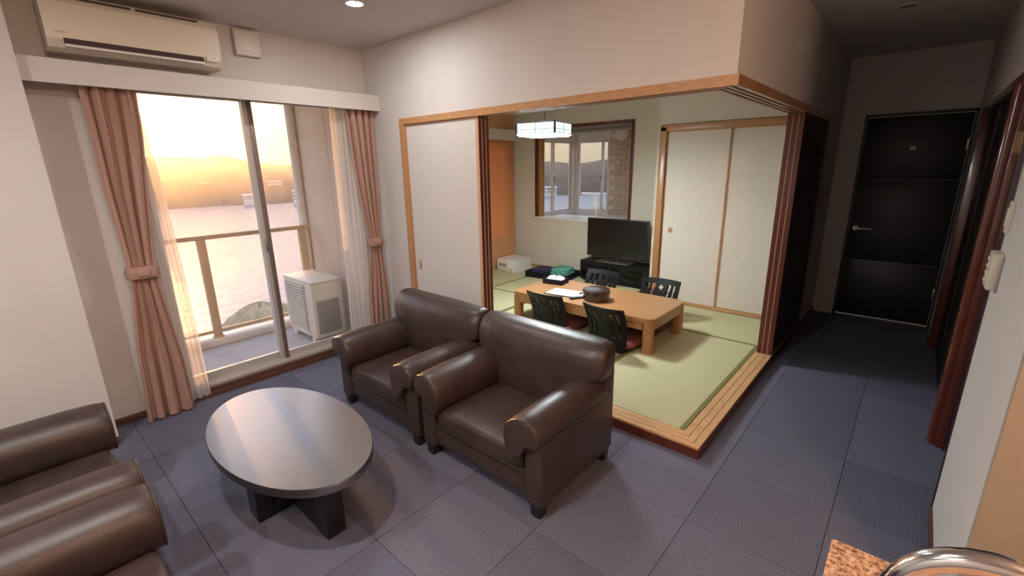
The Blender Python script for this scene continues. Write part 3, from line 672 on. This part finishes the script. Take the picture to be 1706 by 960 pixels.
kl = thing('kitchen_fill_lamp', 'added warm globe fill lamp above the kitchen, outside the picture', 'lamp', (1.6, -2.0, HC))  # unseen lamp added as warm fill for hall and kitchen walls
B().lathe([(.09, 0), (.09, -.03), (.05, -.06), (.02, -.062)], n=32).build('mount', M['whitep'], kl, smooth=True)
B().lathe([(.10 * math.sin(PI * k / 14) + .0005, -.15 + .10 * math.cos(PI * k / 14)) for k in range(15)], n=28).build('globe', M['warm_fill_globe'], kl, smooth=True)
pl = thing('pendant_lamp', 'square paper pendant lamp hanging over the low table', 'lamp', (-1.93, 1.12, 1.858), math.radians(12))
s_ = .185
for k in range(4):
    a = k * PI / 2; f = B().box(-s_, s_, s_ - .004, s_, .018, .10).build('shade_panel', M['shade'], pl); f.rotation_euler = (0, 0, a)
    for z in (.012, .10):
        g = box('frame_bar', M['steel'], pl, -s_ - .004, s_ + .004, s_ - .006, s_ + .006, z, z + .007); g.rotation_euler = (0, 0, a)
    g = box('corner_post', M['redwood'], pl, s_ - .008, s_ + .006, s_ - .008, s_ + .006, .004, .112); g.rotation_euler = (0, 0, a)
    for x in (0,):
        g = box('lattice_bar', M['greyp'], pl, x - .002, x + .002, s_, s_ + .003, .018, .10); g.rotation_euler = (0, 0, a)
    g = box('lattice_bar', M['greyp'], pl, -s_, s_, s_, s_ + .003, .045, .0485); g.rotation_euler = (0, 0, a)
box('diffuser', M['shadeb'], pl, -s_ + .012, s_ - .012, -s_ + .012, s_ - .012, -.004, .012, bev=.004)
box('top_cover', M['shadet'], pl, -s_, s_, -s_, s_, .100, .104)
B().lathe([(.045, .104), (.045, .13), (.03, .14), (.004, .145)], n=24).build('canopy', M['blackp'], pl, smooth=True)
B().tube([(0, 0, .14), (0, 0, .555)], .004, n=8).build('cord', M['blackp'], pl)

# ================================================================== ARMCHAIRS
def armchair():
    root = thing('armchair', 'x', 'armchair')
    lea = M['leather']
    box('seat_base', lea, root, -.335, .335, -.312, .27, .085, .225, bev=.016, seg=4)
    rings = []
    for z, k in ((.222, .975), (.232, .995), (.265, 1.0), (.295, .995), (.312, .975), (.320, .93), (.322, .5)):
        rings.append([(x, y - .035, z + .010 * (1 - (x / .33) ** 2) * (z > .29)) for x, y in sq_ring(.328 * k, .300 * k, 48, 9)])
    c = B().loft(rings).build('seat_cushion', lea, root, smooth=True, angle=70)
    box('piping', lea, c, -.325, .325, -.337, -.326, .226, .234, bev=.003)
    for s_ in (-1, 1):
        a = box('arm_panel', lea, root, *sorted((s_ * .325, s_ * .430)), -.325, .30, .065, .44, bev=.016, seg=4)
        # padded arm: scroll profile over the panel, hanging down to the seat on the inner side
        prf = [(.432, .405), (.440, .435), (.438, .470), (.424, .500), (.398, .520), (.362, .530), (.322, .527), (.285, .512), (.256, .485), (.240, .450), (.236, .410), (.242, .365), (.258, .325), (.285, .305), (.320, .310), (.345, .36), (.37, .40)]
        cx_, cz_ = .335, .43
        rings = []
        for y, k in ((.25, .94), (.22, 1.0), (.0, 1.005), (-.20, 1.0), (-.30, 1.0), (-.325, .995), (-.345, .975), (-.358, .94), (-.362, .88), (-.363, .5)):
            dz = 0 if y > -.2 else -.012 * ((-.2 - y) / .16) ** 2
            rings.append([(s_ * (cx_ + (x - cx_) * k), y, cz_ + (z - cz_) * k + dz) for x, z in prf])
        r = B().loft(rings).build('arm_pad', lea, root, smooth=True, angle=75)
        B().tube([(s_ * (cx_ + (x - cx_) * .955), -.357, cz_ + (z - cz_) * .955 - .011) for x, z in prf[1:14]], .0045, n=6).build('seam', lea, r, smooth=True)
    box('back_shell', lea, root, -.425, .425, .25, .335, .065, .62, bev=.018, seg=4)
    prof = [(.27, .322, .20, .05), (.33, .322, .20, .075), (.40, .322, .203, .088), (.46, .325, .208, .093), (.495, .345, .212, .095), (.515, .405, .214, .096), (.53, .435, .216, .097), (.57, .447, .222, .100), (.61, .450, .230, .103), (.65, .448, .238, .100), (.68, .441, .245, .088), (.702, .430, .250, .068), (.715, .412, .254, .042), (.719, .385, .256, .018)]
    def pucker(x, y, z, hx):
        # gathers where the padding is drawn in above the arms and along the top
        if y > 0: return 0
        e = max(0, 1 - abs(abs(x) - .33) / .10) * max(0, 1 - abs(z - .50) / .07)
        g = max(0, 1 - abs(x + .25) / .22) * max(0, 1 - abs(z - .60) / .10)
        return .006 * e * math.sin(x * 190) + .0035 * g * math.sin(x * 105 + z * 20)
    dense = []
    for (a0, b0) in zip(prof, prof[1:]):
        for k in range(3): dense.append(tuple(lerp(p, q, k / 3) for p, q in zip(a0, b0)))
    dense.append(prof[-1])
    rings = []
    for z, hx, yc, hy in dense:
        rg = []
        nn = 150
        for k in range(nn):
            t = 2 * PI * (k + .5) / nn; c0, s0 = math.cos(t), math.sin(t)
            x = hx * math.copysign(abs(c0) ** .4, c0); y = hy * math.copysign(abs(s0) ** .4, s0)
            y -= .012 * (1 - (x / hx) ** 2) * (y < 0)
            rg.append((x, y + yc + pucker(x, y, z, hx), z))
        rings.append(rg)
    B().loft(rings).build('backrest', lea, root, smooth=True, angle=80)
    for s_ in (-1, 1):
        for y in (-.285, .285): B().loft([[(s_ * .385 + x * q, y + yy * q, z) for x, yy in sq_ring(.035, .035, 16, 8)] for z, q in ((0, .8), (.085, 1))]).build('leg', M['black_wood'], root)
    return root
ch = armchair()
pos = [(-1.715, -.605, 0, 'brown leather armchair by the window, left of the pair facing the coffee table'),
       (-.81, -.605, 0, 'brown leather armchair in the middle with its back to the tatami room sill'),
       (-1.775, -2.50, PI, 'brown leather armchair in the left foreground against the wall pier'),
       (-.865, -2.50, PI, 'brown leather armchair at the bottom left corner of the picture')]
for k, (x, y, rz, lab) in enumerate(pos):
    o = ch if k == 0 else copy_tree(ch)
    o.location = (x, y, 0); o.rotation_euler = (0, 0, rz); o['label'] = lab; o['group'] = 'brown leather armchairs'

# ================================================================== ROUND TABLE
rt = thing('coffee_table', 'dark wooden coffee table with rounded top and crossed base between the armchairs', 'table', (-1.44, -1.578, 0))
tp = B().lathe([(.90, .325), (.965, .330), (.995, .340), (1.0, .372), (.994, .380), (.002, .380)], n=112)
for v in tp.bm.verts: v.co.x *= .565; v.co.y *= .312
tp.build('table_top', M['table_top'], rt, smooth=True, angle=30)
for a in ((.30, .40, -.045, .045), (-.40, -.30, -.045, .045), (-.055, .055, .125, .205), (-.055, .055, -.205, -.125)):
    box('leg', M['black_wood'], rt, *a, 0, .327, bev=.003)
box('cross_rail', M['black_wood'], rt, -.30, .30, -.043, .043, .0, .16, bev=.003)
for s1 in (-1, 1): box('cross_rail', M['black_wood'], rt, -.053, .053, *sorted((s1 * .043, s1 * .125)), .0, .07, bev=.003)

# ================================================================== LOW TABLE AND FLOOR CHAIRS
lt = thing('low_table', 'long low honey-coloured wooden table on the tatami', 'table', (-1.515, 1.385, T))
B().prism(rrect(-.755, .755, -.36, .36, .07), 'z', .262, .305).build('table_top', M['honey'], lt)
B().prism(rrect(-.735, .735, -.34, .34, .06), 'z', .305, .3062).build('top_panel', M['honey'], lt)
for s1 in (-1, 1): 
    box('apron', M['honey'], lt, -.66, .66, *sorted((s1 * .32, s1 * .345)), .20, .263); box('apron', M['honey'], lt, *sorted((s1 * .715, s1 * .74)), -.27, .27, .20, .263)
    for s2 in (-1, 1):
        poly = rrect(*sorted((s1 * .66, s1 * .75)), *sorted((s2 * .265, s2 * .355)), .035)
        B().prism(poly, 'z', 0, .263).build('leg', M['honey'], lt, smooth=True, angle=50)
def zaisu():
    root = thing('floor_chair', 'x', 'floor chair')
    # bent seat and back in one thin shell : back rises at y=-.2 (chair faces +y)
    nu, nv = 46, 46; bm = bmesh.new(); V = {}
    def P(u, v):
        wd = .185 + .012 * v
        x = (u - .5) * 2 * wd; z = .02 + .375 * v
        y = -.19 - .075 * v + .035 * math.sin(v * PI * 1.1) - .045 * (1 - ((u - .5) * 2) ** 2) + .045
        return (x, y, z + .02 * (1 - ((u - .5) * 2) ** 2) * v * 0)
    def hole(u, v):
        for c, w_ in ((.15, .022), (.29, .022), (.71, .022), (.85, .022)):
            sway = .014 * math.sin((v - .3) * 9)
            if .26 < v < .86 and abs(u - c - sway) < w_ * (1 + .6 * (v > .72)): return True
        return abs(u - .5) / .075 + abs(v - .78) / .085 < 1
    for i in range(nu + 1):
        for j in range(nv + 1): V[i, j] = bm.verts.new(P(i / nu, j / nv))
    for i in range(nu):
        for j in range(nv):
            if not hole((i + .5) / nu, (j + .5) / nv): bm.faces.new((V[i, j], V[i + 1, j], V[i + 1, j + 1], V[i, j + 1]))
    bmesh.ops.delete(bm, geom=[v for v in bm.verts if not v.link_faces], context='VERTS')
    b = B(); b.bm.free(); b.bm = bm
    bk = b.build('backrest', M['blackl'], root, smooth=True, angle=60)
    md = bk.modifiers.new('solid', 'SOLIDIFY'); md.thickness = .012; md.offset = 0
    rings = [[(x, y, z) for x, y in sq_ring(.185 * q, .20 * q, 32, 6)] for z, q in ((.004, .97), (.010, 1), (.022, 1), (.026, .98))]
    B().loft(rings).build('seat', M['blackl'], root, smooth=True, angle=50)
    return root
zc = zaisu()
spots = [(-1.765, 1.115, .05, 'black slatted floor chair on the near side of the low table, left one'),
         (-1.12, 1.10, -.04, 'black slatted floor chair on the near side of the low table, right one'),
         (-1.12, 1.80, PI + .05, 'black slatted floor chair on the far side of the table, before the closet doors'),
         (-1.80, 1.80, PI, 'black slatted floor chair on the far side of the table, before the television cabinet')]
def cushion():
    rings = []
    for z, q in ((.0, .93), (.012, .99), (.028, 1.0), (.042, .97), (.052, .86), (.057, .6), (.058, .2)):
        rings.append([(x, y, z) for x, y in sq_ring(.235 * q, .235 * q, 40, 5)])
    return B().loft(rings).build('seat_cushion', M['redcush'], None, smooth=True, angle=80)
cu = cushion()
for k, (x, y, rz, lab) in enumerate(spots):
    o = zc if k == 0 else copy_tree(zc)
    o.location = (x, y, T); o.rotation_euler = (0, 0, rz); o['label'] = lab; o['group'] = 'black floor chairs'
    c = cu if k == 0 else cu.copy()
    if k: COL.objects.link(c)
    sg = 1 if abs(rz) < 1 else -1
    c.location = (x, y + sg * .07, T + .027); c.rotation_euler = (0, 0, rz)
    tag(c, 'red-brown cushion on the floor chair ' + ('at the near left of the low table', 'at the near right of the low table', 'before the closet doors', 'before the television cabinet')[k], 'cushion', 'seat cushions')
# things on the low table
TZ = T + .3064
t = thing('tissue_tray', 'black open tray holding white tissues on the left end of the low table', 'tray', (-2.10, 1.55, TZ), .15)
B().box(-.115, .115, -.085, -.077, 0, .055).box(-.115, .115, .077, .085, 0, .055).box(-.115, -.107, -.077, .077, 0, .055).box(.107, .115, -.077, .077, 0, .055).box(-.107, .107, -.077, .077, 0, .005).build('tray', M['blackl'], t)
rings = []
for z, q in ((.006, .95), (.045, 1.0), (.062, .8), (.075, .45)):
    rings.append([(x * (1 + .1 * math.sin(3 * a_)), y * (1 + .15 * math.cos(4 * a_)), z + .008 * math.sin(5 * a_)) for a_, (x, y) in enumerate(sq_ring(.095 * q, .06 * q, 28, 4))])
B().loft(rings).build('tissues', M['paper'], t)
t = thing('menu_booklet', 'open white printed booklet in a dark folder on the low table', 'booklet', (-1.80, 1.27, TZ), .12)
box('folder', M['blackl'], t, -.16, .16, -.12, .12, 0, .006, bev=.001); box('page', M['paper'], t, -.150, .150, -.11, .11, .006, .008)
for (x, y, w_, m_) in ((.03, .05, .05, 'ink'), (.06, .02, .03, 'ink'), (.00, .02, .02, 'ink'), (.05, .08, .03, 'ink'), (-.08, .03, .05, 'inkg'), (-.08, -.02, .04, 'inkg'), (.02, -.06, .06, 'inkg')):
    box('print', M[m_], t, x - w_ / 2, x + w_ / 2, y - .006, y + .006, .008, .0083)
t = thing('remote_control', 'small dark remote control beside the booklet on the low table', 'remote', (-1.585, 1.19, TZ), -.5)
box('body', M['blackp'], t, -.022, .022, -.08, .08, 0, .018, bev=.004)
for k in range(5):
    for x in (-.011, .0, .011): box('button', M['paper'], t, x - .0035, x + .0035, -.05 + k * .022, -.042 + k * .022, .018, .0195)
t = thing('remote_control', 'white remote control beside the dark one on the low table', 'remote', (-1.625, 1.245, TZ), -.5)
box('body', M['whitep'], t, -.022, .022, -.07, .07, 0, .016, bev=.004); box('display', M['inkg'], t, -.015, .015, .02, .055, .016, .0165)
for k in range(3): box('button', M['greyp'], t, -.012, .012, -.05 + k * .02, -.040 + k * .02, .016, .0175)
t = thing('lacquer_tub', 'round dark lacquer tea tub with lid on the low table', 'tub', (-1.43, 1.27, TZ))
B().lathe([(.118, 0), (.122, .004), (.125, .07), (.002, .07)], n=56).build('bowl', M['lacq'], t, smooth=True, angle=40)
B().lathe([(.129, .068), (.130, .092), (.122, .102), (.06, .107), (.002, .108)], n=56).build('lid', M['lacq'], t, smooth=True, angle=40)

# ================================================================== TV, CABINET, SAFE, CLOTHES TRAY
t = thing('television_cabinet', 'low black television cabinet with glass doors', 'cabinet', (-2.19, 3.03, T))
b = B().box(-.46, .46, -.15, .15, .025, .05).box(-.46, .46, -.15, .15, .25, .28).box(-.46, -.44, -.15, .15, .05, .25).box(.44, .46, -.15, .15, .05, .25).box(-.44, .44, .13, .15, .05, .25).box(-.44, .44, -.10, .13, .145, .155)
b.build('body', M['blackl'], t)
for s1 in (-1, 1):
    f = B().box(*sorted((s1 * .005, s1 * .025)), -.162, -.15, .05, .25).box(*sorted((s1 * .42, s1 * .44)), -.162, -.15, .05, .25).box(*sorted((s1 * .025, s1 * .42)), -.162, -.15, .05, .07).box(*sorted((s1 * .025, s1 * .42)), -.162, -.15, .23, .25).build('door', M['blackl'], t)
    box('glass', M['glass'], f, *sorted((s1 * .025, s1 * .42)), -.158, -.154, .07, .23)
    for x in (.40,): box('foot', M['blackl'], t, *sorted((s1 * .38, s1 * .43)), -.12, .12, 0, .025)
t = thing('television', 'flat black television standing on the black cabinet', 'television', (-2.19, 3.0, T + .28))
box('bezel', M['blackp'], t, -.435, .435, .0, .05, .055, .565, bev=.006); box('screen', M['screen'], t, -.425, .425, -.002, .002, .07, .557)
box('neck', M['blackp'], t, -.05, .05, .01, .04, .01, .08); B().prism(rrect(-.24, .24, -.10, .09, .02), 'z', 0, .012).build('base', M['steel'], t)
t = thing('safe_box', 'white boxy safe on the tatami in the orange corner', 'safe', (-3.79, 2.80, T))
box('body', M['whitep'], t, -.18, .18, -.19, .19, 0, .185, bev=.006); box('front_door', M['whitep'], t, -.165, .165, -.197, -.188, .012, .172, bev=.004)
tag(box('handle_recess', M['greyp'], t, -.135, .02, -.200, -.195, .075, .125, bev=.002), 'dark recessed handle')
B().lathe([(.014, 0), (.014, .01), (.001, .01)], n=16).build('keyhole', M['greyp'], t, smooth=True).matrix_local = Matrix.Translation((.11, -.196, .04)) @ Matrix.Rotation(PI / 2, 4, 'X')
t = thing('clothes_tray', 'flat black tray beside the white safe holding folded robes', 'tray', (-3.06, 2.80, T), .12)
B().box(-.33, .33, -.21, -.20, 0, .085).box(-.33, .33, .20, .21, 0, .085).box(-.33, -.32, -.2, .2, 0, .085).box(.32, .33, -.2, .2, 0, .085).box(-.32, .32, -.2, .2, 0, .006).build('tray', M['blackl'], t)
def folded(name, lab, mt, x, y, hx, hy, z, h, n):
    t = thing(name, lab, 'robe', (x, y, z), .12)
    for k in range(n):
        rings = [[(xx * q, yy * q, k * h + zz) for xx, yy in sq_ring(hx - .006 * k, hy - .004 * k, 28, 6)] for zz, q in ((0.001, .96), (h * .3, 1), (h * .75, 1), (h * .98, .95))]
        B().loft(rings).build('fold', mt, t, smooth=True, angle=70)
folded('folded_robe', 'folded navy robe in the left half of the black tray', M['navy'], -3.215, 2.785, .145, .16, T + .007, .024, 4)
folded('folded_robe', 'folded green robe in the right half of the black tray', M['green_cloth'], -2.90, 2.82, .145, .16, T + .007, .027, 5)

# ================================================================== COUNTER AND TAP
kc = thing('kitchen_counter', 'brown speckled granite counter at the lower right corner', 'counter', (1.2, -1.66, 0))
box('worktop', M['granite'], kc, -.53, 1.3, -.35, .35, .815, .85, bev=.003)
box('cabinet', M['cream'], kc, -.48, 1.3, -.30, .30, 0, .815)
fa = thing('kitchen_tap', 'chrome gooseneck tap arching over the granite counter', 'tap', (.94, -1.57, .86))
pts = [(0.04, 0, -.008), (0.04, 0, .13)] + [(-.075 + .115 * math.cos(q), .0, .13 + .115 * math.sin(q)) for q in [PI * k / 16 for k in range(1, 17)]] + [(-.19, 0, .09)]
B().tube(pts, .0155, n=20).build('spout', M['chrome'], fa, smooth=True, angle=60)
B().lathe([(.034, 0), (.034, .02), (.022, .035), (.02, .04)], (.04, 0, -.01), 28).build('base', M['chrome'], fa, smooth=True, angle=50)
B().tube([(.04, 0, .06), (.07, .03, .085), (.095, .05, .10)], .008, n=12).build('lever', M['chrome'], fa, smooth=True)

# ================================================================== SUNSET HAZE OVER THE BAY
hz = box('sea_haze', M['sea'], None, -1000, -230, -880, 1480, SEA_Z + .5, 120)
hm = bpy.data.materials.new('haze'); hm.use_nodes = True; ht = hm.node_tree; ht.nodes.clear()
vs = ht.nodes.new('ShaderNodeVolumeScatter'); vs.inputs['Color'].default_value = (1, .93, .88, 1); vs.inputs['Density'].default_value = .0009; vs.inputs['Anisotropy'].default_value = .78
oo = ht.nodes.new('ShaderNodeOutputMaterial'); ht.links.new(vs.outputs[0], oo.inputs['Volume'])
hz.data.materials.clear(); hz.data.materials.append(hm)
tag(hz, 'warm sunset haze hanging over the bay', 'haze', kind='structure')
